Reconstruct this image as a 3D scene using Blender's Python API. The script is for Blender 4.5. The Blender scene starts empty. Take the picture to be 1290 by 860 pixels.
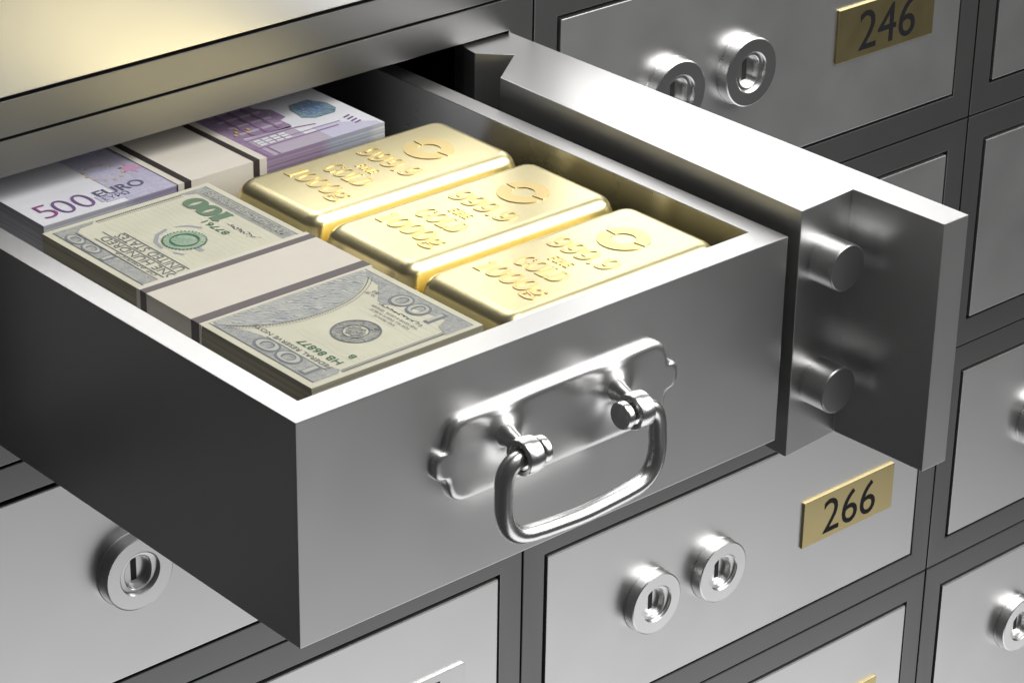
import bpy, bmesh, math, random
from mathutils import Vector, Matrix, Euler
random.seed(4)
S = 0.29                 # metres per column width of the wall of deposit boxes
H = 0.4451               # row height in column widths
sc = bpy.context.scene
C = sc.collection

# ------------------------------------------------------------------ camera
cam_d = bpy.data.cameras.new('camera'); cam = bpy.data.objects.new('camera', cam_d); C.objects.link(cam)
AZ, EL, ROLL, FPX = 0.73195, 0.46020, 0.017397, 3547.53
d = Vector((math.sin(AZ)*math.cos(EL), math.cos(AZ)*math.cos(EL), -math.sin(EL)))
r = d.cross(Vector((0, 0, 1))).normalized(); u = r.cross(d)
c_, s_ = math.cos(ROLL), math.sin(ROLL)
right = c_*r + s_*u; down = s_*r - c_*u
m = Matrix.Identity(4)
for i in range(3):
    m[i][0] = right[i]; m[i][1] = -down[i]; m[i][2] = -d[i]
m.translation = Vector((-2.5423, -2.7957, 1.3207))*S
cam.matrix_world = m
cam_d.sensor_width = 36; cam_d.lens = FPX/1290*36; cam_d.clip_start = 0.01; cam_d.clip_end = 100
sc.camera = cam
sc.view_settings.view_transform = 'Standard'; sc.view_settings.look = 'None'
sc.view_settings.gamma = 1; sc.view_settings.use_curve_mapping = False
sc.view_settings.exposure = 0.0

# ------------------------------------------------------------------ light
w = bpy.data.worlds.new('World'); sc.world = w; w.use_nodes = True
bg = w.node_tree.nodes['Background']; bg.inputs[0].default_value = (1, 1, 1, 1); bg.inputs[1].default_value = 0.042
def area(name, loc, target, sx, sy, power, col=(1, 1, 1), spread=180):
    l = bpy.data.lights.new(name, 'AREA'); l.shape = 'RECTANGLE'; l.size = sx*S; l.size_y = sy*S
    l.energy = power; l.color = col; l.spread = math.radians(spread)
    o = bpy.data.objects.new(name, l); C.objects.link(o); o.location = Vector(loc)*S
    o.rotation_euler = (Vector(target)-Vector(loc)).to_track_quat('-Z', 'Y').to_euler()
    return o
area('key_softbox', (3.6, -3.5, 2.6), (0.0, -0.2, 0.2), 5.0, 4.0, 25.5, (1, .99, .97))
area('overhead_softbox', (1.0, -2.5, 4.6), (-0.6, -0.4, -0.1), 3.0, 2.6, 17.5, (1, .99, .97))
area('low_softbox', (2.4, -4.3, -6.6), (0.3, 0, -0.8), 9.0, 5.0, 15.2)

# ------------------------------------------------------------------ helpers
def tag(o, label=None, cat=None, group=None, kind=None):
    if label: o['label'] = label
    if cat: o['category'] = cat
    if group: o['group'] = group
    if kind: o['kind'] = kind
    return o
ORIG = {}
def empty(name, loc, label=None, cat=None, group=None):
    o = bpy.data.objects.new(name, None); C.objects.link(o); o.location = Vector(loc)*S
    o.empty_display_size = .02
    ORIG[o.name] = Vector(loc); return tag(o, label, cat, group)
def root_origin(p):
    while p.parent: p = p.parent
    return ORIG.get(p.name, Vector((0, 0, 0)))
def obj(name, bm, mat, parent=None, smooth=False, scaled=True, local=False):
    """bm in column-width units, world coordinates; linked as one mesh object"""
    o_ = Vector((0, 0, 0)) if (parent is None or local) else root_origin(parent)
    for v in bm.verts: v.co = (v.co-o_)*S
    bm.normal_update()
    me = bpy.data.meshes.new(name); bm.to_mesh(me); bm.free()
    for mm in (mat if isinstance(mat, (list, tuple)) else [mat]): me.materials.append(mm)
    if smooth:
        me.shade_smooth() if hasattr(me, 'shade_smooth') else None
        me.set_sharp_from_angle(angle=math.radians(38 if smooth is True else smooth))
    o = bpy.data.objects.new(name, me); C.objects.link(o)
    if smooth:
        wn = o.modifiers.new('weighted_normals', 'WEIGHTED_NORMAL'); wn.weight = 100; wn.keep_sharp = True; wn.mode = 'FACE_AREA'
    if parent: o.parent = parent
    return o
def inst(src, parent, loc=(0, 0, 0), name=None):
    o = src.copy(); C.objects.link(o); o.parent = parent; o.location = Vector(loc)*S
    if name: o.name = name
    return o
def box(bm, x0, x1, y0, y1, z0, z1, bev=0, seg=2, mi=0):
    vs = [bm.verts.new(p) for p in [(x0,y0,z0),(x1,y0,z0),(x1,y1,z0),(x0,y1,z0),(x0,y0,z1),(x1,y0,z1),(x1,y1,z1),(x0,y1,z1)]]
    fs = [bm.faces.new([vs[i] for i in f]) for f in [(0,3,2,1),(4,5,6,7),(0,1,5,4),(1,2,6,5),(2,3,7,6),(3,0,4,7)]]
    for f in fs: f.material_index = mi
    if bev:
        es = list({e for f in fs for e in f.edges})
        bmesh.ops.bevel(bm, geom=es, offset=bev, segments=seg, affect='EDGES', profile=.5)
def prism(bm, pts, z0, z1, bev=0, axis='z', seg=2):
    """polygon (ccw in the two other axes) extruded along an axis"""
    def P(a, b, t): return (a, b, t) if axis == 'z' else ((a, t, b) if axis == 'y' else (t, a, b))
    lo = [bm.verts.new(P(a, b, z0)) for a, b in pts]; hi = [bm.verts.new(P(a, b, z1)) for a, b in pts]
    n = len(pts); fs = [bm.faces.new(lo[::-1]), bm.faces.new(hi)]
    fs += [bm.faces.new((lo[i], lo[(i+1) % n], hi[(i+1) % n], hi[i])) for i in range(n)]
    bmesh.ops.recalc_face_normals(bm, faces=fs)
    if bev: bmesh.ops.bevel(bm, geom=list({e for f in fs for e in f.edges}), offset=bev, segments=seg, affect='EDGES', profile=.5)
def tube(bm, pts, rad, n=16, cap=True):
    pts = [Vector(p) for p in pts]; rings = []; ref = None
    for i, p in enumerate(pts):
        t = (pts[min(i+1, len(pts)-1)]-pts[max(i-1, 0)]).normalized()
        if ref is None: ref = t.orthogonal().normalized()
        ref = (ref-t*ref.dot(t)).normalized(); b = t.cross(ref)
        rr = rad[i] if isinstance(rad, (list, tuple)) else rad
        rings.append([bm.verts.new(p+rr*(math.cos(2*math.pi*k/n)*ref+math.sin(2*math.pi*k/n)*b)) for k in range(n)])
    for a, b in zip(rings, rings[1:]):
        for k in range(n): bm.faces.new((a[k], a[(k+1) % n], b[(k+1) % n], b[k]))
    if cap: bm.faces.new(rings[0][::-1]); bm.faces.new(rings[-1])
def lathe(bm, prof, n=40, axis='y', c=(0, 0, 0), close=False):
    """prof: list of (radius, height along axis)"""
    rings = []
    for rr, h in prof:
        ring = []
        for k in range(n):
            a = 2*math.pi*k/n; p = (rr*math.cos(a), rr*math.sin(a))
            q = {'y': (p[0], h, p[1]), 'x': (h, p[0], p[1]), 'z': (p[0], p[1], h)}[axis]
            ring.append(bm.verts.new(Vector(q)+Vector(c)))
        rings.append(ring)
    fs = []
    prs = list(zip(rings, rings[1:])) + ([(rings[-1], rings[0])] if close else [])
    for a, b in prs:
        for k in range(n): fs.append(bm.faces.new((a[k], a[(k+1) % n], b[(k+1) % n], b[k])))
    if not close:
        fs += [bm.faces.new(rings[0][::-1]), bm.faces.new(rings[-1])]
    bmesh.ops.recalc_face_normals(bm, faces=fs)
def B(): return bmesh.new()

# ------------------------------------------------------------------ materials
def mat(name, col, metal=0, rough=.5, fn=None, spec=.5):
    M = bpy.data.materials.new(name); M.use_nodes = True; nt = M.node_tree
    p = nt.nodes['Principled BSDF']; p.inputs['Base Color'].default_value = (*col, 1)
    p.inputs['Metallic'].default_value = metal; p.inputs['Roughness'].default_value = rough
    p.inputs['Specular IOR Level'].default_value = spec
    if fn: fn(nt, p)
    return M
def N(nt, t, **kw):
    n = nt.nodes.new(t)
    for k, v in kw.items():
        if k in n.inputs.keys(): n.inputs[k].default_value = v
        else: setattr(n, k, v)
    return n
def metal_wear(scale, amt, rough, rvar):
    def f(nt, p):
        tc = N(nt, 'ShaderNodeTexCoord'); L = nt.links.new
        no = N(nt, 'ShaderNodeTexNoise', Scale=scale, Detail=6.0, Roughness=.6); L(tc.outputs['Object'], no.inputs['Vector'])
        mr = N(nt, 'ShaderNodeMapRange'); mr.inputs['From Min'].default_value = .3; mr.inputs['From Max'].default_value = .7
        mr.inputs['To Min'].default_value = rough-rvar; mr.inputs['To Max'].default_value = rough+rvar
        L(no.outputs['Fac'], mr.inputs['Value']); L(mr.outputs['Result'], p.inputs['Roughness'])
        n2 = N(nt, 'ShaderNodeTexNoise', Scale=900.0, Detail=2.0); L(tc.outputs['Object'], n2.inputs['Vector'])
        bp = N(nt, 'ShaderNodeBump', Strength=amt, Distance=.0002); L(n2.outputs['Fac'], bp.inputs['Height']); L(bp.outputs['Normal'], p.inputs['Normal'])
    return f
M_panel = mat('panel_steel', (.66, .66, .66), 1, .38, metal_wear(18, .0, .38, .02))
M_draw = mat('drawer_steel', (.64, .64, .64), 1, .36, metal_wear(18, .0, .36, .02))
M_frame = mat('frame_steel', (.20, .20, .20), 1, .42, metal_wear(18, .0, .42, .01))
M_chrome = mat('polished_steel', (.74, .74, .74), 1, .27, metal_wear(30, .0, .27, .01))
M_lock = mat('lock_steel', (.68, .68, .68), 1, .28, metal_wear(30, .0, .28, .015))
M_satin = mat('satin_steel', (.68, .68, .68), 1, .33, metal_wear(30, .0, .33, .01))
M_lining = mat('drawer_lining', (.62, .62, .62), 1, .27, metal_wear(18, .0, .27, .01))
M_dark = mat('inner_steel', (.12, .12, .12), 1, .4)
M_black = mat('keyway_black', (.01, .01, .01), 0, .6)
M_gold = mat('gold', (.84, .745, .44), 1, .32, metal_wear(30, .0, .32, .025))
M_goldtxt = mat('gold_struck', (.83, .66, .31), 1, .38)
M_brass = mat('brass_plate', (.56, .465, .235), 1, .33, metal_wear(60, .0, .33, .02))
M_num = mat('black_enamel', (.010, .010, .012), 0, .6, None, .15)

# ------------------------------------------------------------------ lettering
def text_mesh(body, w, h, bold=0.0):
    cu = bpy.data.curves.new('t', 'FONT'); cu.body = body; cu.size = 1; cu.offset = bold; cu.resolution_u = 4
    o = bpy.data.objects.new('t', cu); C.objects.link(o); bpy.context.view_layer.update()
    me = bpy.data.meshes.new_from_object(o.evaluated_get(bpy.context.evaluated_depsgraph_get()))
    bpy.data.objects.remove(o); bm = B(); bm.from_mesh(me); bpy.data.meshes.remove(me)
    xs = [v.co.x for v in bm.verts]; ys = [v.co.y for v in bm.verts]
    a, b, c, e = min(xs), max(xs), min(ys), max(ys)
    for v in bm.verts: v.co = Vector(((v.co.x-a)/(b-a)*w - w/2, (v.co.y-c)/(e-c)*h - h/2, 0))
    return bm
def place(bm, cen, ex, ey, verts=None):
    ex, ey, cen = Vector(ex), Vector(ey), Vector(cen); n = ex.cross(ey)
    for v in (verts or bm.verts): v.co = cen+ex*v.co.x+ey*v.co.y+n*v.co.z
    return bm
def merge(bm, other):
    me = bpy.data.meshes.new('x'); other.to_mesh(me); other.free(); bm.from_mesh(me); bpy.data.meshes.remove(me)
def arc(cx, cy, rx, ry, a0, a1, n=26):
    return [(cx+rx*math.cos(math.radians(a0+(a1-a0)*i/n)), cy+ry*math.sin(math.radians(a0+(a1-a0)*i/n))) for i in range(n+1)]
def bez(p0, p1, p2, p3, n=14):
    return [tuple((1-t)**3*a+3*(1-t)**2*t*b+3*(1-t)*t*t*c+t**3*e for a, b, c, e in zip(p0, p1, p2, p3)) for t in [i/n for i in range(n+1)]]
SER = {  # high-contrast serif letters: pen paths in a unit-high box, (advance, paths, dots)
 '0': (.62, [arc(.3, .5, .23, .48, 0, 360)], []),
 '9': (.62, [arc(.3, .68, .21, .30, 0, 360), bez((.51, .70), (.53, .2), (.36, -.02), (.12, .06))], [(.13, .15, .08)]),
 '.': (.30, [], [(.13, .08, .09)]),
 '1': (.50, [[(.27, .02), (.27, .98)], [(.27, .97), (.08, .80)], [(.08, .02), (.46, .02)]], []),
 'G': (.84, [arc(.40, .5, .33, .48, 48, 318), [(.68, .06), (.68, .42)], [(.52, .42), (.82, .42)]], [(.63, .80, .06)]),
 'O': (.80, [arc(.38, .5, .33, .48, 0, 360)], []),
 'L': (.70, [[(.22, .02), (.22, .98)], [(.05, .98), (.42, .98)], [(.05, .02), (.62, .02)], [(.62, .02), (.66, .28)]], []),
 'D': (.82, [[(.20, .02), (.20, .98)], [(.04, .98), (.3, .98)], [(.04, .02), (.3, .02)], arc(.28, .5, .40, .48, 90, -90)], []),
 'g': (.62, [arc(.26, .44, .17, .22, 0, 360), bez((.14, .28), (.0, .12), (.3, .1), (.5, .06)), arc(.27, -.10, .25, .16, 60, -240)], [(.50, .66, .07)]),
 'F': (.60, [[(.18, .02), (.18, .98)], [(.04, .98), (.56, .98)], [(.04, .02), (.34, .02)], [(.18, .52), (.45, .52)]], []),
 'I': (.38, [[(.19, .02), (.19, .98)], [(.03, .98), (.35, .98)], [(.03, .02), (.35, .02)]], []),
 'N': (.76, [[(.14, .02), (.14, .98)], [(.14, .98), (.60, .02)], [(.60, .02), (.60, .98)], [(.02, .02), (.26, .02)]], []),
 'E': (.62, [[(.18, .02), (.18, .98)], [(.04, .98), (.56, .98)], [(.04, .02), (.58, .02)], [(.18, .52), (.45, .52)]], []),
}
def serif_mesh(txt, w, h, slant=.03, thick=.185, thin=.07, depth=.003):
    """raised lettering, local x = reading direction, y = up, z = out"""
    bm = B(); x = 0; k = 0
    for ch in txt:
        adv, paths, dots = SER[ch]
        for pth in paths:
            k += 1; lo = []; n = len(pth)
            for i, (a, b) in enumerate(pth):
                p0 = pth[max(i-1, 0)]; p1 = pth[min(i+1, n-1)]
                if math.dist(pth[0], pth[-1]) < 1e-6 and i in (0, n-1): p0, p1 = pth[-2], pth[1]
                tx, ty = p1[0]-p0[0], p1[1]-p0[1]; l = math.hypot(tx, ty) or 1; tx /= l; ty /= l
                wd = (thin+(thick-thin)*abs(ty)**1.6)/2
                lo.append(((x+a-ty*wd, b+tx*wd), (x+a+ty*wd, b-tx*wd)))
            z = 1+.02*(k % 5)
            L0 = [[bm.verts.new((q[0], q[1], zz)) for q in pr for zz in (0, z)] for pr in lo]  # l0,l1,r0,r1
            for A_, B_ in zip(L0, L0[1:]):
                for i, j in ((1, 3), (3, 2), (0, 1)): bm.faces.new((A_[i], A_[j], B_[j], B_[i]))
            for e in (L0[0], L0[-1]): bm.faces.new((e[0], e[1], e[3], e[2]))
        for (a, b, rr) in dots:
            k += 1; z = 1+.02*(k % 5)
            t = [bm.verts.new((x+p[0], p[1], z)) for p in arc(a, b, rr, rr, 0, 345, 15)]
            g = [bm.verts.new((v.co.x, v.co.y, 0)) for v in t]; bm.faces.new(t)
            for i in range(16): bm.faces.new((g[i], g[(i+1) % 16], t[(i+1) % 16], t[i]))
        x += adv*1.06
    for v in bm.verts: v.co.x += slant*v.co.y
    xs = [v.co.x for v in bm.verts]; a, b = min(xs), max(xs)
    for v in bm.verts: v.co = Vector(((v.co.x-a)/(b-a)*w-w/2, (v.co.y-.5)*h, v.co.z*depth))
    bmesh.ops.recalc_face_normals(bm, faces=bm.faces)
    return bm

# ------------------------------------------------------------------ the wall of deposit boxes
MX, MZ = .0465, .0495            # frame widths left/right and top/bottom
GAP = .0052                      # dark slit round each door
SEAM = .0016                     # half the slit between neighbouring boxes
# cell coordinates: x 0..1, z 0..-H, front of the frame at y=0
def frame_bm():
    bm = B(); a, b = SEAM, 1-SEAM; t, l = -SEAM, -H+SEAM; D = .05
    o = [(a, l), (b, l), (b, t), (a, t)]; i = [(MX, -H+MZ), (1-MX, -H+MZ), (1-MX, -MZ), (MX, -MZ)]
    V = lambda p, y: bm.verts.new((p[0], y, p[1]))
    of = [V(p, 0) for p in o]; inf = [V(p, 0) for p in i]; ob = [V(p, D) for p in o]; ib = [V(p, D) for p in i]
    fs = []; ed = []
    for k in range(4):
        n = (k+1) % 4
        fs += [bm.faces.new((of[k], of[n], inf[n], inf[k])), bm.faces.new((of[n], of[k], ob[k], ob[n])),
               bm.faces.new((inf[k], inf[n], ib[n], ib[k])), bm.faces.new((ob[k], ib[k], ib[n], ob[n]))]
    bmesh.ops.recalc_face_normals(bm, faces=fs)
    es = [e for e in bm.edges if all(abs(v.co.y) < 1e-6 for v in e.verts) and not (e.verts[0] in of and e.verts[1] in inf) and not (e.verts[1] in of and e.verts[0] in inf)]
    bmesh.ops.bevel(bm, geom=es, offset=.0018, segments=2, affect='EDGES', profile=.5)
    return bm
def panel_bm():
    bm = B(); box(bm, MX+GAP, 1-MX-GAP, -.002, .04, -H+MZ+GAP, -MZ-GAP, .0024, 2); return bm
LR, LP = .0550, .0215             # lock radius, how far it stands out
def lock_bm():
    bm = B(); pr = [(LR, .001), (LR, -LP+.0012), (LR-.0006, -LP+.0008), (LR-.0020, -LP), (.0330, -LP), (.0312, -LP+.0014), (.0306, -LP+.0050)]
    n = 56; rings = []
    for rr, y in pr: rings.append([bm.verts.new((rr*math.cos(2*math.pi*k/n), y, rr*math.sin(2*math.pi*k/n))) for k in range(n)])
    def stad(hw, hh, y):
        out = []
        for k in range(n):
            a = 2*math.pi*k/n; cx, sz = math.cos(a), math.sin(a)
            out.append(bm.verts.new((hw*cx, y, hw*sz+(hh-hw)*max(-1, min(1, sz*2.2)))))
        return out
    rings += [stad(.0225, .0265, -LP+.0052), stad(.0212, .0252, -LP+.0062), stad(.0205, .0245, -LP+.0165)]
    fs = []
    for a, b in zip(rings, rings[1:]):
        for k in range(n): fs.append(bm.faces.new((a[k], a[(k+1) % n], b[(k+1) % n], b[k])))
    fs.append(bm.faces.new(rings[-1]))
    bmesh.ops.recalc_face_normals(bm, faces=fs)
    # recalc can flip an open shell: outer wall must point outwards
    f0 = fs[0]; f0.normal_update()
    if f0.normal.dot(f0.calc_center_median()) < 0: bmesh.ops.reverse_faces(bm, faces=fs)
    return bm
def collar_bm():
    bm = B(); lathe(bm, [(LR+.0016, .001), (LR+.0016, -.0016), (LR+.0006, -.0026), (LR-.002, -.0026)], 48); return bm
def keyway_bm():
    bm = B(); box(bm, -.0045, .0045, -LP+.0160, -LP+.0175, -.0165, .0165); return bm
LOCKZ = -.2205; LX = (.2780, .4325)
PX0, PX1, PZ0, PZ1 = .6455, .8760, -.2645, -.1745
def plate_bm():
    bm = B(); box(bm, PX0, PX1, -.0068, -.0015, PZ0, PZ1, .0012, 2); return bm
def num_bm(n):
    bm = text_mesh(n, .134, .0665, 0); place(bm, (.7625, -.0072, -.2205), (1, 0, 0), (0, 0, 1)); return bm
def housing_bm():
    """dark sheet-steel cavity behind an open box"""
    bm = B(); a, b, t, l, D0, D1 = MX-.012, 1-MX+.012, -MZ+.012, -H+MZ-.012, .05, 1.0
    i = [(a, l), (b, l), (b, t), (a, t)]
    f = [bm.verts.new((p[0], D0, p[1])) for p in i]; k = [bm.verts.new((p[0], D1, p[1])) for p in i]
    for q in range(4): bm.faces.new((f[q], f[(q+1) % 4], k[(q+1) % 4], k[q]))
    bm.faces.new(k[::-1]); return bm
SRC = {}
def part(key, parent, bmf, material, loc=(0, 0, 0), smooth=True):
    if key not in SRC:
        o = obj(key, bmf(), material, None, smooth); C.objects.unlink(o); SRC[key] = o
    o = SRC[key].copy(); o.name = key; C.objects.link(o); o.parent = parent; o.location = Vector(loc)*S; return o
def make_cell(num, col, row, label, open_=False, locks=(0, 1), plate=True, plate_mat=None, group='numbered safe deposit boxes in the wall'):
    # root at the bottom centre of the box front; cell meshes hang from the top-left corner
    base = Vector((col+.5, 0, -H*(row+1))); t = empty('safe_deposit_box', base, label, 'deposit box', group)
    off = Vector((-.5, 0, H))
    part('frame', t, frame_bm, M_frame, off)
    if open_:
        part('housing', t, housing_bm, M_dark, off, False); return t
    dr = part('door_panel', t, panel_bm, M_panel, off)
    for k in locks:
        lk = part('lock', t, lock_bm, M_lock, off+Vector((LX[k], -.002, LOCKZ)), 18)
        for nm, f, mm in (('collar', collar_bm, M_lock), ('keyway', keyway_bm, M_black)): part(nm, lk, f, mm)
    if plate:
        pl = part('number_plate', t, plate_bm, M_brass, off)
        if plate_mat: pl.data = pl.data.copy(); pl.data.materials[0] = plate_mat
        part('numerals_'+num if False else 'numerals', pl, lambda: num_bm(num), M_num, (0, 0, 0), False); SRC.pop('numerals', None)
    return t
make_cell('235', -1, -1, 'steel deposit box door above the open drawer, tinted by golden reflections')
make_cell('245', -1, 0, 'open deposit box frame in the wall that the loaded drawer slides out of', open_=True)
make_cell('255', -1, 1, 'deposit box directly under the open drawer, one round lock showing at lower left')
make_cell('265', -1, 2, 'deposit box at the bottom edge, left of number 266, with a plate coloured pale for its reflection', plate_mat=M_panel)  # panel steel replaces brass here, putting the plate's pale reflection into its colour
make_cell('246', 0, 0, 'deposit box numbered 246 on a brass plate, behind the open door')
make_cell('256', 0, 1, 'deposit box mostly hidden behind the open door, between numbers 246 and 266')
make_cell('266', 0, 2, 'deposit box numbered 266 on a brass plate, with two round locks')
make_cell('276', 0, 3, 'deposit box below number 266, only the top of its brass plate showing')
make_cell('247', 1, 0, 'deposit box at the top right corner, right of number 246')
make_cell('257', 1, 1, 'deposit box at the right edge, directly right of the open door flange')
make_cell('267', 1, 2, 'deposit box right of number 266, half a lock at the right edge')
make_cell('277', 1, 3, 'deposit box at the bottom right corner with one round lock showing')
# the same wall going on beyond what the picture shows
wb = B()
done = {(-1,-1),(-1,0),(-1,1),(-1,2),(0,0),(0,1),(0,2),(0,3),(1,0),(1,1),(1,2),(1,3)}
for cx in range(-3, 4):
    for rz in range(-4, 7):
        if (cx, rz) in done: continue
        for f, mi in ((frame_bm, 0), (panel_bm, 1)):
            b2 = f()
            for v in b2.verts: v.co += Vector((cx, 0, -rz*H))
            for fc in b2.faces: fc.material_index = mi
            merge(wb, b2)
# dark backing behind the slits, leaving the open box free
for x0, x1, z0, z1 in ((-3, -1, -7*H, 4*H), (0, 4, -7*H, 4*H), (-1, 0, -7*H, -H), (-1, 0, 0, 4*H)):
    n0 = len(wb.faces); box(wb, x0, x1, .052, .07, z0, z1)
    wb.faces.ensure_lookup_table()
    for f in wb.faces[n0:]: f.material_index = 2
tag(obj('wall', wb, [M_frame, M_panel, M_dark], None, True), 'rest of the steel deposit box wall around the picture', None, None, 'structure')

# ------------------------------------------------------------------ the drawer
X1, X2, IX1, IX2 = -.9543, -.1984, -.9205, -.2275
YF, IYF, YB = -.6877, -.6475, .52
ZT, ZB, ZF = -.0835, -.3657, -.2300
drawer = empty('drawer', ((X1+X2)/2, (YF+YB)/2, ZB), 'open steel deposit drawer with chrome bail handle, holding banknotes and gold bars', 'drawer')
def tray():
    bm = B(); o = [(X1, YF), (X2, YF), (X2, YB), (X1, YB)]; i = [(IX1, IYF), (IX2, IYF), (IX2, YB-.035), (IX1, YB-.035)]
    V = lambda p, z: bm.verts.new((p[0], p[1], z))
    ot = [V(p, ZT) for p in o]; it = [V(p, ZT) for p in i]; ob = [V(p, ZB) for p in o]; ib = [V(p, ZF) for p in i]
    fs = [bm.faces.new(ob), bm.faces.new(ib)]; fs[1].material_index = 1
    for k in range(4):
        n = (k+1) % 4
        fs += [bm.faces.new((ot[k], ot[n], it[n], it[k])), bm.faces.new((ob[k], ob[n], ot[n], ot[k])), bm.faces.new((it[k], it[n], ib[n], ib[k]))]; fs[-1].material_index = 1
    bmesh.ops.recalc_face_normals(bm, faces=fs)
    es = [e for e in bm.edges if not any((e.verts[0] in a and e.verts[1] in b) or (e.verts[1] in a and e.verts[0] in b) for a, b in ((ot, it),))]
    es = [e for e in es if not all(v in ib for v in e.verts)]
    bmesh.ops.bevel(bm, geom=es, offset=.0016, segments=2, affect='EDGES', profile=.5)
    return bm
obj('tray', tray(), [M_draw, M_lining], drawer, True)
# handle -------------------------------------------------------------
HX, HZ = -.582, -.2005
half = [(0, .0545), (.140, .0545), (.1535, .0530), (.1640, .0460), (.1695, .0340), (.1715, .0240), (.1755, .0180), (.1845, .0165), (.1900, .0100), (.1905, 0)]
out = half + [(a, -b) for a, b in half[-2::-1]]
out = out + [(-a, b) for a, b in out[-2:0:-1]]
def smooth_loop(p, it=2):
    for _ in range(it):
        q = []
        for i in range(len(p)):
            a, b = p[i], p[(i+1) % len(p)]
            q += [(.75*a[0]+.25*b[0], .75*a[1]+.25*b[1]), (.25*a[0]+.75*b[0], .25*a[1]+.75*b[1])]
        p = q
    return p
def resample(p, n):
    p = p+[p[0]]; d_ = [0]
    for a, b in zip(p, p[1:]): d_.append(d_[-1]+math.dist(a, b))
    o_ = []; j = 0
    for i in range(n):
        t = d_[-1]*i/n
        while d_[j+1] < t: j += 1
        f = (t-d_[j])/(d_[j+1]-d_[j]); o_.append((p[j][0]*(1-f)+p[j+1][0]*f, p[j][1]*(1-f)+p[j+1][1]*f))
    return o_
BX = .0860                        # brackets either side of the middle
def plate():
    """scalloped back plate: chunky rounded edge, flat face swelling into two bosses"""
    loop = resample(smooth_loop(out, 1), 300); n = len(loop); px, pz = HX+.004, HZ-.0035
    med = [(max(-.135, min(.135, p[0]*.9)), 0) for p in loop]
    def boss(x, z): return sum(.0150/(1+(math.hypot(x-q*BX+.006, z-.016)/.0190)**3.4) for q in (-1, 1))
    bm = B(); G = []
    for f in (1, .985, .965, .94, .91, .88, .85, .82, .79, .76, .72, .67, .61, .55, .48, .41, .34, .27, .2, .13, .06, 0):
        rg = []
        for p, m0 in zip(loop, med):
            x = m0[0]+(p[0]-m0[0])*f; z = m0[1]+(p[1]-m0[1])*f
            dd = (1-f)*.0545*min(1, math.hypot(p[0]-m0[0], p[1]-m0[1])/.05)
            k = min(dd/.0095, 1); h = .0050+.0050*math.sqrt(1-(1-k)**2)
            rg.append(bm.verts.new((px+x, YF-h-boss(x, z)*min(1, dd/.012), pz+z)))
        G.append(rg)
    bk = [bm.verts.new((v.co.x, YF+.001, v.co.z)) for v in G[0]]
    for a, b in zip([bk]+G, G):
        for k in range(n): bm.faces.new((a[k], a[(k+1) % n], b[(k+1) % n], b[k]))
    bmesh.ops.remove_doubles(bm, verts=G[-1], dist=.0006)
    bmesh.ops.recalc_face_normals(bm, faces=bm.faces)
    return bm
plate_o = obj('handle_plate', plate(), M_satin, drawer, True)
RY, RZ = -.741, -.1990
RX = HX-.004             # axis of the rings
def bracket(sx):
    """forged lug: a neck out of the boss, flattened where it meets the ring"""
    bm = B(); cx = RX+sx*BX; zc = HZ+.014
    tube(bm, [(cx, YF-.012, zc+.001), (cx, YF-.022, zc), (cx, YF-.027, zc-.001), (cx, YF-.034, zc-.003), (cx, YF-.044, zc-.008)], [.0160, .0140, .0115, .0108, .0098], 20)
    return bm
def ring(sx):
    bm = B(); cx = RX+sx*BX; w_ = .0110
    lathe(bm, [(.0222, -w_+.0018), (.0228, 0), (.0222, w_-.0018), (.0208, w_), (.0165, w_), (.0150, w_-.002), (.0150, -w_+.002), (.0165, -w_), (.0208, -w_)], 44, 'x', (cx, RY, RZ), True)
    return bm
for sx in (-1, 1):
    br = obj('handle_bracket', bracket(sx), M_chrome, drawer, True)
    obj('ring', ring(sx), M_chrome, br, True)
def bail_path():
    p = []; hw, zb, rc = .1200, -.2980, .043
    p += [(-BX+.016, RZ), (-BX-.004, RZ)]
    p += bez((-BX-.006, RZ), (-hw+.004, RZ-.002), (-hw, RZ-.014), (-hw, RZ-.040), 10)
    p += bez((-hw-.0005, zb+rc+.004), (-hw, zb+.012), (-hw+.016, zb-.001), (-hw+rc+.004, zb-.0025), 12)
    p += bez((-hw+rc+.012, zb-.0035), (-.02, zb-.0065), (-.01, zb-.007), (0, zb-.007), 5)
    return p + [(-a, b) for a, b in p[-2::-1]]
bm = B(); tube(bm, [(RX+a, RY-.004*max(0, (RZ-b)/.1), b) for a, b in bail_path()], .0112, 20)
bail = obj('handle_bail', bm, M_chrome, drawer, True)
for sx in (-1, 1):
    bm = B(); cx = RX+sx*(BX-.0125)
    lathe(bm, [(.010, sx*.004), (.0105, -sx*.003), (.0160, -sx*.004), (.0172, -sx*.006), (.0172, -sx*.0125), (.0158, -sx*.0145)], 36, 'x', (cx, RY, RZ))
    obj('end_knob', bm, M_chrome, bail, True)

# ------------------------------------------------------------------ the open door
DT, DB = -.0545, -.3955
door = empty('box_door', (-.11, -.40, DB), 'thick steel deposit box door swung wide open, with two round bolts on its edge', 'door')
prof = [(-.0400, .060), (-.0300, -.8275), (-.0755, -.8275), (-.0815, -.6830), (-.1800, -.6905), (-.1675, -.1190), (-.0955, -.0660), (-.1330, -.0270), (-.1290, .0000), (-.1180, .0300), (-.1000, .055)]
bm = B(); prism(bm, prof, DB, DT, .0014)
slab = obj('door_slab', bm, M_draw, door, True)
for z in (-.1335, -.3030):
    bm = B(); lathe(bm, [(.0310, -.66), (.0310, -.7240), (.0305, -.7252), (.0293, -.7262)], 48, 'y', (-.1290, 0, z))
    obj('bolt', bm, M_draw, door, True)

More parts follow.
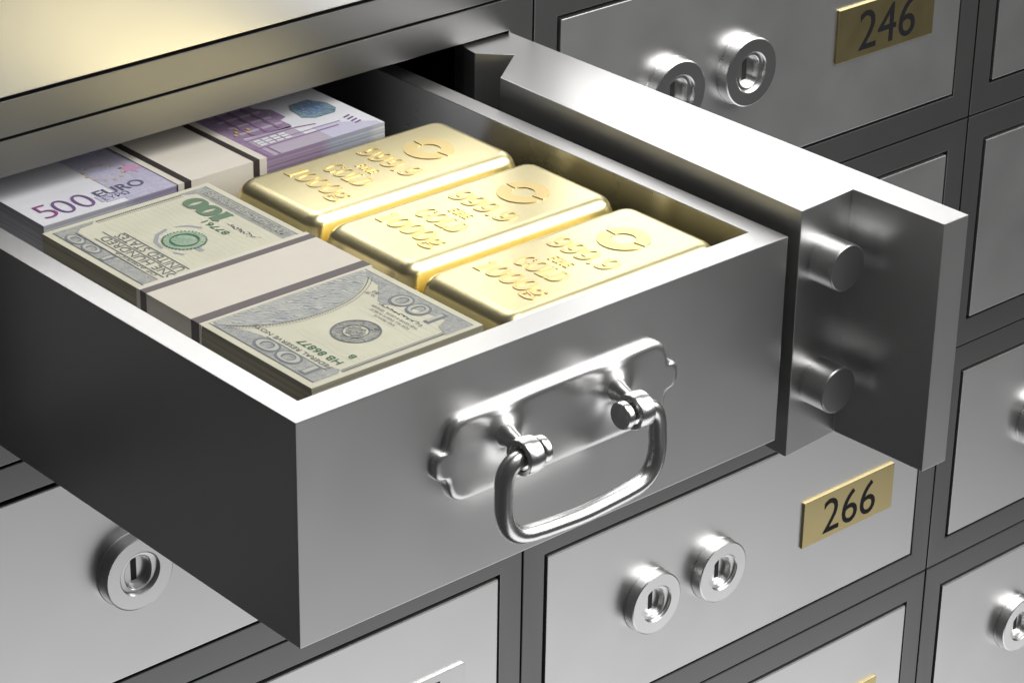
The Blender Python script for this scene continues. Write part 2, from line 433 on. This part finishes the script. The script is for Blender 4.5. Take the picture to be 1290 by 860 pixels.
# ------------------------------------------------------------------ gold bars
def bar_bm():
    """cast bar about its own bottom centre: tapered block with well rounded edges"""
    bm = B(); bx, by, tx, ty, h, hs = .187, .0893, .167, .0795, .1440, .088
    Q = ((-1,-1),(1,-1),(1,1),(-1,1))
    lv = [[bm.verts.new((sx*a, sy*b, z)) for sx, sy in Q] for a, b, z in ((bx, by, 0), (bx, by, hs), (tx, ty, h))]
    bm.faces.new(lv[0][::-1]); bm.faces.new(lv[2])
    for v0, v1 in zip(lv, lv[1:]):
        for i in range(4): bm.faces.new((v0[i], v0[(i+1)%4], v1[(i+1)%4], v1[i]))
    vert = [e for e in bm.edges if abs(e.verts[0].co.z-e.verts[1].co.z) > .01]
    bmesh.ops.bevel(bm, geom=vert, offset=.022, segments=8, affect='EDGES', profile=.5)
    top = [e for e in bm.edges if all(abs(v.co.z-h) < 1e-6 for v in e.verts)]
    bmesh.ops.bevel(bm, geom=top, offset=.0150, segments=8, affect='EDGES', profile=.5)
    mid = [e for e in bm.edges if all(abs(v.co.z-hs) < 1e-5 for v in e.verts)]
    bmesh.ops.bevel(bm, geom=mid, offset=.012, segments=3, affect='EDGES', profile=.5)
    bot = [e for e in bm.edges if all(abs(v.co.z) < 1e-6 for v in e.verts)]
    bmesh.ops.bevel(bm, geom=bot, offset=.004, segments=2, affect='EDGES', profile=.5)
    return bm
TOPZ = .1440
def emb_bm():
    bm = B()
    for a0, a1 in ((8, 176), (188, 356)):
        n = 24; R0, R1 = .0155, .0335; L0 = []
        for i in range(n+1):
            a = math.radians(a0+(a1-a0)*i/n); L0.append([(rr*math.cos(a), rr*math.sin(a), z) for rr in (R0, R1) for z in (-.001, .0010)])
        L0 = [[bm.verts.new(q) for q in e] for e in L0]
        for A_, B_ in zip(L0, L0[1:]):
            for i, j in ((1, 3), (3, 2), (0, 1)): bm.faces.new((A_[i], A_[j], B_[j], B_[i]))
        for e in (L0[0], L0[-1]): bm.faces.new((e[0], e[1], e[3], e[2]))
    bmesh.ops.recalc_face_normals(bm, faces=bm.faces)
    place(bm, (.0850, 0, TOPZ), (0, -1, 0), (1, 0, 0)); return bm
def lines_bm(txt, x, w_, h_, dy=0):
    def f():
        bm = serif_mesh(txt, w_, h_, depth=.0010)
        place(bm, (x, dy, TOPZ-.0002), (0, -1, 0), (1, 0, 0)); return bm
    return f
BARX = -.4425
for cy, tz, lab in ((-.1955, ZF+.0045, 'gold bar farthest from the handle, next to the purple banknotes'),
                    (-.3795, ZF+.0045, 'middle one of the three gold bars in the drawer'),
                    (-.5635, ZF+.0045, 'gold bar nearest the handle, against the drawer front')):
    g = empty('gold_bar', (BARX, cy, ZF+.0008), lab, 'gold bar', 'three gold bars in the drawer')
    ing = part('ingot', g, bar_bm, M_gold)
    part('emblem', g, emb_bm, M_goldtxt, smooth=False)
    for key, txt, x, w_, h_ in (('purity_mark', '999.9', .0190, .106, .033), ('fine_mark', 'FINE', -.0180, .034, .0135), ('gold_mark', 'GOLD', -.0490, .078, .030), ('weight_mark', '1000g', -.0940, .112, .031)):
        part(key, g, lines_bm(txt, x, w_, h_), M_goldtxt, smooth=False)

# ------------------------------------------------------------------ banknotes
def ink(name, col, scale=260., cover=.5, dirx=(1, 0, 0), paper=(.60, .59, .50), wav=True):
    """engraved ink: fine lines of ink on paper"""
    def f(nt, p):
        L = nt.links.new; tc = N(nt, 'ShaderNodeTexCoord')
        no = N(nt, 'ShaderNodeTexNoise', Scale=scale, Detail=4.0, Roughness=.65, Distortion=.6); L(tc.outputs['Object'], no.inputs['Vector'])
        wv = N(nt, 'ShaderNodeTexWave', Scale=scale*2.2, Distortion=14.0, Detail=2.0, bands_direction='DIAGONAL'); wv.inputs['Detail Scale'].default_value = .6
        L(tc.outputs['Object'], wv.inputs['Vector'])
        mx = N(nt, 'ShaderNodeMath', operation='ADD'); L(no.outputs['Fac'], mx.inputs[0])
        m2 = N(nt, 'ShaderNodeMath', operation='MULTIPLY'); L(wv.outputs['Fac'], m2.inputs[0]); m2.inputs[1].default_value = .45
        L(m2.outputs[0], mx.inputs[1])
        cr = N(nt, 'ShaderNodeValToRGB'); e = cr.color_ramp.elements
        e[0].position = cover+.10; e[0].color = (*col, 1); e[1].position = cover+.30; e[1].color = (*[a*.65+b*.35 for a, b in zip(paper, col)], 1)
        L(mx.outputs[0], cr.inputs['Fac']); L(cr.outputs['Color'], p.inputs['Base Color'])
    return mat(name, col, 0, .7, f, .2)
def paper_mat(name, col, var=.06, stripes=0.):
    def f(nt, p):
        L = nt.links.new; tc = N(nt, 'ShaderNodeTexCoord')
        no = N(nt, 'ShaderNodeTexNoise', Scale=45., Detail=5.0, Roughness=.6); L(tc.outputs['Object'], no.inputs['Vector'])
        cr = N(nt, 'ShaderNodeValToRGB'); e = cr.color_ramp.elements
        e[0].position = .3; e[0].color = (*[c*(1-var) for c in col], 1); e[1].position = .7; e[1].color = (*[min(1, c*(1+var)) for c in col], 1)
        L(no.outputs['Fac'], cr.inputs['Fac']); L(cr.outputs['Color'], p.inputs['Base Color'])
    return mat(name, col, 0, .75, f, .2)
def edge_mat(name, stops, axis='X', ln=1.0):
    """cut edges of a stack of notes: sheet lines in relief, print running over the edge along one axis"""
    def f(nt, p):
        L = nt.links.new; tc = N(nt, 'ShaderNodeTexCoord'); sp = N(nt, 'ShaderNodeSeparateXYZ'); L(tc.outputs['Object'], sp.inputs[0])
        mr = N(nt, 'ShaderNodeMapRange'); mr.inputs['From Min'].default_value = -ln/2*S; mr.inputs['From Max'].default_value = ln/2*S
        L(sp.outputs[axis], mr.inputs['Value'])
        cr = N(nt, 'ShaderNodeValToRGB'); cr.color_ramp.interpolation = 'LINEAR'
        e = cr.color_ramp.elements
        while len(e) < len(stops): e.new(.5)
        for i, (q, col) in enumerate(stops): e[i].position = q; e[i].color = (*col, 1)
        L(mr.outputs[0], cr.inputs['Fac'])
        mp = N(nt, 'ShaderNodeMapping'); mp.inputs['Scale'].default_value = (6, 6, 1400); L(tc.outputs['Object'], mp.inputs['Vector'])
        no = N(nt, 'ShaderNodeTexNoise', Scale=1.0, Detail=3.0, Roughness=.7); L(mp.outputs[0], no.inputs['Vector'])
        m2 = N(nt, 'ShaderNodeMapRange'); m2.inputs['From Min'].default_value = .3; m2.inputs['From Max'].default_value = .7; m2.inputs['To Min'].default_value = .62; m2.inputs['To Max'].default_value = 1.1
        L(no.outputs['Fac'], m2.inputs['Value'])
        mx = N(nt, 'ShaderNodeMix', data_type='RGBA', blend_type='MULTIPLY'); mx.inputs['Factor'].default_value = 1
        L(cr.outputs['Color'], mx.inputs['A']); L(m2.outputs[0], mx.inputs['B']); L(mx.outputs['Result'], p.inputs['Base Color'])
        bp = N(nt, 'ShaderNodeBump', Strength=.5, Distance=.0004); L(no.outputs['Fac'], bp.inputs['Height']); L(bp.outputs['Normal'], p.inputs['Normal'])
    return mat(name, stops[0][1], 0, .8, f, .2)
M_dpaper = paper_mat('dollar_paper', (.60, .585, .465), .07)
M_epaper = paper_mat('euro_paper', (.66, .66, .70), .04)
M_band = paper_mat('band_paper', (.66, .62, .545), .03)
M_stripe = mat('band_stripe', (.16, .145, .145), 0, .6, None, .2)
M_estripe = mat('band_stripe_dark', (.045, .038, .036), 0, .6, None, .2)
M_dedge = edge_mat('dollar_edges', [(0, (.40, .38, .30)), (.5, (.37, .35, .27)), (1, (.40, .38, .30))])
M_eedge = edge_mat('euro_edges', [(0, (.50, .50, .54)), (.22, (.46, .46, .52)), (.26, (.34, .32, .44)), (.60, (.33, .25, .37)), (.80, (.32, .245, .36)), (.835, (.34, .36, .44)), (.95, (.40, .43, .50)), (.97, (.55, .56, .60)), (1, (.62, .62, .65))], 'X', .536)
I_grey = ink('engraved_grey', (.10, .11, .125), 240, .5)
I_greyl = ink('engraved_light_grey', (.22, .235, .26), 420, .50)
I_mid = mat('mid_grey_ink', (.20, .215, .235), 0, .7, None, .2)
I_face = ink('engraved_portrait', (.25, .27, .30), 150, .46)
I_green = mat('green_ink', (.07, .17, .10), 0, .7, None, .2)
I_greenp = mat('green_numeral_ink', (.15, .225, .155), 0, .7, None, .2)
I_seal = ink('green_seal_ink', (.10, .28, .17), 300, .45)
I_line = mat('grey_ink', (.17, .18, .195), 0, .7, None, .2)
I_linel = mat('pale_grey_ink', (.33, .34, .37), 0, .7, None, .2)
I_num = mat('numeral_paper', (.47, .47, .41), 0, .75, None, .2)
I_viol = ink('violet_ink', (.38, .36, .49), 260, .50, paper=(.58, .57, .66))
I_violp = mat('violet_wash', (.49, .485, .60), 0, .7, None, .2)
I_purp = ink('purple_ink', (.23, .15, .26), 260, .55, paper=(.40, .33, .43))
I_purpl = mat('purple_line', (.26, .15, .28), 0, .7, None, .2)
I_purpw = mat('purple_wash', (.41, .365, .44), 0, .7, None, .2)
I_back = mat('background_tint', (.46, .465, .40), 0, .75, None, .2)
I_num5 = mat('numeral_violet', (.17, .10, .25), 0, .7, None, .2)
I_num5r = mat('numeral_plum', (.26, .07, .22), 0, .7, None, .2)
I_euro = mat('euro_word', (.13, .12, .20), 0, .7, None, .2)
I_holo = ink('hologram_foil', (.09, .14, .18), 160, .45, paper=(.30, .42, .48))
I_holo2 = ink('hologram_blue', (.08, .13, .28), 200, .45, paper=(.20, .30, .50))
I_gold = mat('gold_dots', (.55, .40, .18), 0, .7, None, .2)
I_pink = mat('pink_star', (.55, .30, .45), 0, .7, None, .2)

class Sheet:
    """a printable top face: (u, v) in note fractions -> world"""
    def __init__(s, org, ex, ey, lu, lv, z, parent):
        s.o, s.ex, s.ey, s.lu, s.lv, s.z, s.p = Vector(org), Vector(ex), Vector(ey), lu, lv, z, parent
    def P(s, a, b, k=1): return s.o+s.ex*(a*s.lu)+s.ey*(b*s.lv)+Vector((0, 0, k*.00028))
    def poly(s, name, pts, m_, k=1):
        bm = B(); f = bm.faces.new([bm.verts.new(s.P(a, b, k)) for a, b in pts]); f.normal_update()
        if f.normal.z < 0: f.normal_flip()
        return obj(name, bm, m_, s.p)
    def many(s, name, polys, m_, k=1):
        bm = B()
        for pts in polys:
            f = bm.faces.new([bm.verts.new(s.P(a, b, k)) for a, b in pts]); f.normal_update()
            if f.normal.z < 0: f.normal_flip()
        o = obj(name, bm, m_, s.p)
        if len(polys) > 1: o['kind'] = 'stuff'
        return o
    def text(s, name, items, m_, k=2, bold=.0):
        for t, cu, cv, wu, hv in items:
            obj(name, place(text_mesh(t, wu*s.lu, hv*s.lv, bold), s.P(cu, cv, k), s.ex, s.ey), m_, s.p)
    def serif(s, name, items, m_, k=2, slant=0, thick=.24, thin=.07):
        bm = B()
        for t, cu, cv, wu, hv in items:
            b2 = serif_mesh(t, wu*s.lu, hv*s.lv, slant, thick, thin, .00012); place(b2, s.P(cu, cv, k), s.ex, s.ey); merge(bm, b2)
        return obj(name, bm, m_, s.p)
    def ring(s, cu, cv, r0, r1, n=40, a0=0, a1=360):
        """annulus quads, radii in note heights"""
        q = s.lv/s.lu; P = lambda rr, a: (cu+rr*q*math.cos(a), cv+rr*math.sin(a)); out_ = []
        for i in range(n):
            a, b = math.radians(a0+(a1-a0)*i/n), math.radians(a0+(a1-a0)*(i+1)/n)
            out_.append([P(r0, a), P(r1, a), P(r1, b), P(r0, b)])
        return out_
def rect(a0, a1, b0, b1): return [(a0, b0), (a1, b0), (a1, b1), (a0, b1)]
def frame_rects(a0, a1, b0, b1, t, tv): return [rect(a0, a1, b0, b0+tv), rect(a0, a1, b1-tv, b1), rect(a0, a0+t, b0+tv, b1-tv), rect(a1-t, a1, b0+tv, b1-tv)]
NZ = -.0885                         # top of the note stacks
def stack(parent, x0, x1, y0, y1, mt, me_):
    """slightly uneven pile of notes, printed face on top"""
    bm = B(); z = ZF+.001; n = 40; h = (NZ-z)/n
    for i in range(n):
        j = 0 if i == n-1 else .00025
        a, b, c_, e = (random.uniform(-j, j) for _ in range(4))
        n0 = len(bm.faces); box(bm, x0+a, x1+b, y0+c_, y1+e, z+i*h+.00002, z+(i+1)*h)
        bm.faces.ensure_lookup_table()
        for f in bm.faces[n0:]: f.material_index = 0 if (i == n-1 and f.normal.z > .5) else 1
        for f in bm.faces[n0:]:
            f.normal_update(); f.material_index = 0 if (i == n-1 and f.normal.z > .5) else 1
    return obj('note_stack', bm, [mt, me_], parent)

# -- dollars
DX0, DX1, DY0, DY1 = -.8865, -.6395, -.628, -.0965
dl = empty('banknote_bundle', ((DX0+DX1)/2, (DY0+DY1)/2, ZF+.001), 'banded bundle of cream and grey hundred dollar bills nearest the drawer front', 'banknotes', 'banded bundles of banknotes')
st = stack(dl, DX0, DX1, DY0, DY1, M_dpaper, M_dedge)
D = Sheet((DX1, DY0, NZ), (0, 1, 0), (-1, 0, 0), DY1-DY0, DX1-DX0, NZ, st)
# borders of the bill: engraved strips along both long sides, thin beaded lines at the ends
for q in ([
    [(.018, .955), (.37, .955), (.37, .93), (.33, .90), (.29, .865), (.25, .845), (.06, .845), (.045, .80), (.03, .79), (.018, .82)],
    [(.012, .04), (.37, .04), (.37, .08), (.30, .10), (.26, .17), (.235, .215), (.21, .215), (.19, .15), (.07, .10), (.055, .17), (.04, .185), (.012, .20)],
    [(.63, .955), (.985, .955), (.985, .72), (.972, .74), (.968, .82), (.955, .855), (.63, .875)],
    [(.63, .04), (.985, .04), (.985, .20), (.972, .18), (.962, .125), (.63, .125)]]): D.poly('engraved_border', q, I_greyl)
q = []
for i in range(46):
    v0 = .2+.6*i/46
    q.append([(.014, v0), (.021, v0), (.025, v0+.009), (.018, v0+.009)])
for i in range(42):
    v0 = .2+.52*i/42
    q.append([(.976, v0), (.983, v0), (.980, v0+.009), (.973, v0+.009)])
D.many('beaded_border', q, I_line)
D.many('border_rule', [rect(.026, .0275, .19, .79), rect(.9675, .969, .2, .72), rect(.045, .25, .838, .843), rect(.63, .955, .868, .874)]+
       [rect(.012, .985, .036, .041), rect(.018, .985, .957, .962)], I_line)
# corner numerals in outline, upside-down shapes laid over the strips
D.text('corner_numeral_ground', [('100', .155, .893, .20, .105), ('100', .155, .128, .155, .125), ('100', .87, .915, .17, .085)], I_mid, 2, .03)
D.text('corner_numeral', [('100', .155, .893, .185, .082), ('100', .155, .128, .140, .100), ('100', .87, .915, .16, .062)], I_num, 3, -.005)
D.text('reserve_line', [('FEDERAL RESERVE NOTE', .180, .812, .265, .026)], I_line, 2, .004)
D.text('serial_number', [('HB 86877', .120, .752, .140, .043), ('B', .060, .668, .015, .036), ('87761', .775, .302, .092, .042)], I_green, 2, .004)
# portrait oval at the middle, the part that shows beside the band
q = []
n = 30
for i in range(n):
    a0, a1 = math.radians(95+170*i/n), math.radians(95+170*(i+1)/n)
    P_ = lambda a, k: (.455+.205*k*math.cos(a), .50+.52*k*math.sin(a))
    q.append((a0, a1, P_))
def clipu(p): return (min(p[0], .378), max(.05, min(.94, p[1])))
D.many('portrait_ground', [[(min(.378, .452+.185*math.cos(t0)), max(.06, min(.94, .5+.50*math.sin(t0)))), (min(.378, .452+.185*math.cos(t1)), max(.06, min(.94, .5+.50*math.sin(t1)))), (.378, max(.06, min(.94, .5+.50*math.sin(t1)))), (.378, max(.06, min(.94, .5+.50*math.sin(t0))))]
    for t0, t1 in [(math.radians(114+132*i/30), math.radians(114+132*(i+1)/30)) for i in range(30)]], I_face, 2)
D.many('portrait_rim', [[(.452+k0*math.cos(t0), .5+(k0*2.7)*math.sin(t0)), (.452+k1*math.cos(t0), .5+(k1*2.7)*math.sin(t0)), (.452+k1*math.cos(t1), .5+(k1*2.7)*math.sin(t1)), (.452+k0*math.cos(t1), .5+(k0*2.7)*math.sin(t1))]
    for k0, k1 in ((.188, .1905), (.196, .1975)) for t0, t1 in [(math.radians(125+110*i/60), math.radians(125+110*(i+.62)/60)) for i in range(60)]], I_line, 3)
# bank seal at the left of the bill
D.many('bank_seal', D.ring(.148, .495, .068, .112), I_grey)
D.many('bank_seal_rim', D.ring(.148, .495, .112, .120)+D.ring(.148, .495, .060, .066), I_line, 2)
D.poly('bank_seal_emblem', [(.148+.052*D.lv/D.lu*math.cos(a*.4), .495+.052*math.sin(a*.4)*(1 if a % 2 else .75)) for a in range(15)], I_grey, 2)
D.text('legend', [('THIS NOTE IS LEGAL TENDER', .150, .262, .155, .016), ('FOR ALL DEBTS PUBLIC', .150, .292, .130, .015), ('AND PRIVATE', .150, .322, .07, .015), ('No 100', .272, .195, .03, .022), ('B2', .272, .165, .018, .022)], I_line, 2)
def scrawl(u0, u1, v, amp, ph):
    n_ = 70; P_ = [(u0+(u1-u0)*i/n_+.006*math.sin(i*.9+ph), v+amp*(.6*math.sin(i*.83+ph)+.4*math.sin(i*.31+2*ph))*(1-.6*i/n_)) for i in range(n_+1)]
    return [[a_, b_, (b_[0]+.0012, b_[1]+.005), (a_[0]+.0012, a_[1]+.005)] for a_, b_ in zip(P_, P_[1:])]
D.many('signature', scrawl(.075, .22, .222, .014, .4), I_line)
# back half
D.serif('green_numeral', [('100', .872, .205, .150, .115)], I_greenp, 2, 0, .30, .10)
D.many('value_strip', [rect(.645, .955, .056, .108)], I_grey, 2)
D.text('value_words', [('ONE HUNDRED DOLLARS', .80, .082, .295, .040)], I_num, 3, .002)
D.many('treasury_seal', D.ring(.762, .512, .0, .062)+D.ring(.762, .512, .078, .104), I_seal, 3)
D.many('treasury_seal_rim', [x for x in D.ring(.762, .512, .104, .114, 72)][::2]+D.ring(.762, .512, .066, .074), I_green, 3)
D.many('seal_underprint', [[(.845, .50), (.832, .58), (.80, .64), (.76, .655), (.76, .640), (.795, .62), (.822, .57), (.835, .50)], [(.69, .50), (.69, .53), (.74, .53), (.74, .50)], [(.70, .60), (.70, .615), (.72, .64), (.73, .63)], [(.79, .36), (.82, .40), (.835, .45), (.84, .45), (.828, .39), (.80, .35)]], I_linel, 1)
D.text('hundred_words', [('UNITED STATES', .760, .722, .250, .055), ('ONE HUNDRED', .752, .795, .285, .050), ('OF AMERICA', .73, .848, .16, .022)], I_line, 2, -.004)
D.many('ruled_lines', [rect(.63, .885, .683, .689), rect(.63, .92, .758, .763), rect(.63, .90, .832, .837)], I_line, 2)
D.many('signature', scrawl(.665, .77, .225, .026, 1.7), I_line)
q = []
for j in range(16):
    v0 = .16+.036*j
    for a0, a1 in ((.035, .235), (.645, .960)):
        if .34 < v0 < .66 and a0 < .1: a1 = .05
        n_ = 36
        for i in range(n_):
            t0, t1 = a0+(a1-a0)*i/n_, a0+(a1-a0)*(i+.55)/n_
            q.append([(t0, v0+.006*math.sin(t0*60+j)), (t1, v0+.006*math.sin(t1*60+j)), (t1, v0+.0028+.006*math.sin(t1*60+j)), (t0, v0+.0028+.006*math.sin(t0*60+j))])
D.many('background_print', q, I_back, .6)
# paper band
def band(parent, x0, x1, y0, y1, t=.0012):
    bm = B(); box(bm, x0-t, x1+t, y0-t, y1+t, ZF+.002, NZ+t, .0008, 2); return obj('paper_band', bm, M_band, parent, True)
def dy(f): return DY0+(DY1-DY0)*f
def loop_box(axis, a0, a1, c0, c1, t):
    bm = B()
    if axis == 'y': box(bm, c0-t, c1+t, a0, a1, ZF+.0025, NZ+t)
    else: box(bm, a0, a1, c0-t, c1+t, ZF+.0025, NZ+t)
    return bm
bd = obj('paper_band', loop_box('y', dy(.380), dy(.622), DX0, DX1, .0014), M_band, dl)
for a, b in ((.388, .416), (.584, .606)): obj('stripe', loop_box('y', dy(a), dy(b), DX0, DX1, .0019), M_stripe, bd)

# -- euros
EX0, EX1, EY0, EY1 = -.873, -.337, -.079, .191
eu = empty('banknote_bundle', ((EX0+EX1)/2, (EY0+EY1)/2, ZF+.001), 'banded bundle of violet five hundred euro notes in the shade at the back', 'banknotes', 'banded bundles of banknotes')
st = stack(eu, EX0, EX1, EY0, EY1, M_epaper, M_eedge)
E = Sheet((EX0, EY0, NZ), (1, 0, 0), (0, 1, 0), EX1-EX0, EY1-EY0, NZ, st)
E.many('violet_field', [rect(.236, .372, .0, 1.0)], I_viol)
E.many('violet_wash', [rect(.180, .236, .055, .125), rect(.19, .30, .04, .055)], I_violp, 2)
E.many('pink_star', [[(.345+r_*math.cos(a)*.5, .31+r_*math.sin(a)) for a, r_ in [(i*math.pi/6, (.065 if i % 2 else .03)) for i in range(12)]]], I_pink, 2)
E.many('gold_dots', [rect(a-.004, a+.004, b-.009, b+.009) for a, b in [(.28+.045*math.cos(t*.52), .34+.10*math.sin(t*.52)) for t in range(12)]], I_gold, 2)
E.text('value_numeral', [('5', .048, .128, .040, .150)], I_num5r, 3, -.014)
E.text('value_numeral', [('00', .122, .125, .098, .155)], I_num5, 3, -.014)
E.text('currency_word', [('EURO', .256, .143, .132, .074)], I_euro, 3, .010)
E.text('small_words', [('ΕΥΡΩ', .225, .078, .07, .04)], I_euro, 3, .0)
# right half: gateway architecture, windows, hologram, tactile bars
E.many('purple_gateway', [[(.633, .0), (.66, .0), (.66, .60), (.633, .60)], [(.66, .26), (.80, .235), (.808, .26), (.806, .34), (.83, .36), (.83, .48), (.80, .55), (.80, 1.0), (.633, 1.0), (.66, .6)]], I_purp)
E.many('purple_wash', [rect(.66, .838, .0, .11), rect(.66, .80, .11, .25)], I_purpw)
E.many('lavender_wash', [[(.838, .0), (.99, .0), (.99, .04), (.90, .16), (.838, .17)]], I_violp)
E.many('gateway_lines', [rect(.633, .90, .108, .120), rect(.655, .80, .215, .226), [(.80, .215), (.805, .226), (.86, .20), (.86, .19)], rect(.70, .92, .150, .156)]+
       [rect(.64+.033*i, .646+.033*i, .0, .108) for i in range(2)], I_purpl, 2)
E.many('gateway_windows', [rect(.668+.025*i, .688+.025*i, .128+.028*j, .148+.028*j) for i in range(4) for j in range(3)], I_epaper if False else M_epaper, 3)
E.many('gateway_bands', [rect(.67, .80, .30+.09*j, .325+.09*j) for j in range(5)], I_purpw, 2)
E.many('gateway_columns', [rect(.69+.04*i, .697+.04*i, .26, .6) for i in range(3)], I_purpl, 3)
E.many('gold_dots', [rect(.655+.012*i, .662+.012*i, .30+.03*(i % 3), .325+.03*(i % 3)) for i in range(5)], I_gold, 4)
E.poly('hologram', [(.868, .42), (.885, .47), (.942, .475), (.968, .38), (.966, .30), (.945, .255), (.885, .255), (.858, .30)], I_holo, 2)
E.text('hologram_numeral', [('500', .914, .365, .062, .12)], I_holo2, 3, .02)
E.many('tactile_bars', [[(.940, b), (.962, b+.012), (.962, b+.025), (.940, b+.013)] for b in (.165, .135, .105, .075)], I_num5, 2)
def ex(f): return EX0+(EX1-EX0)*f
bd = obj('paper_band', loop_box('x', ex(.372), ex(.632), EY0, EY1, .0014), M_band, eu)
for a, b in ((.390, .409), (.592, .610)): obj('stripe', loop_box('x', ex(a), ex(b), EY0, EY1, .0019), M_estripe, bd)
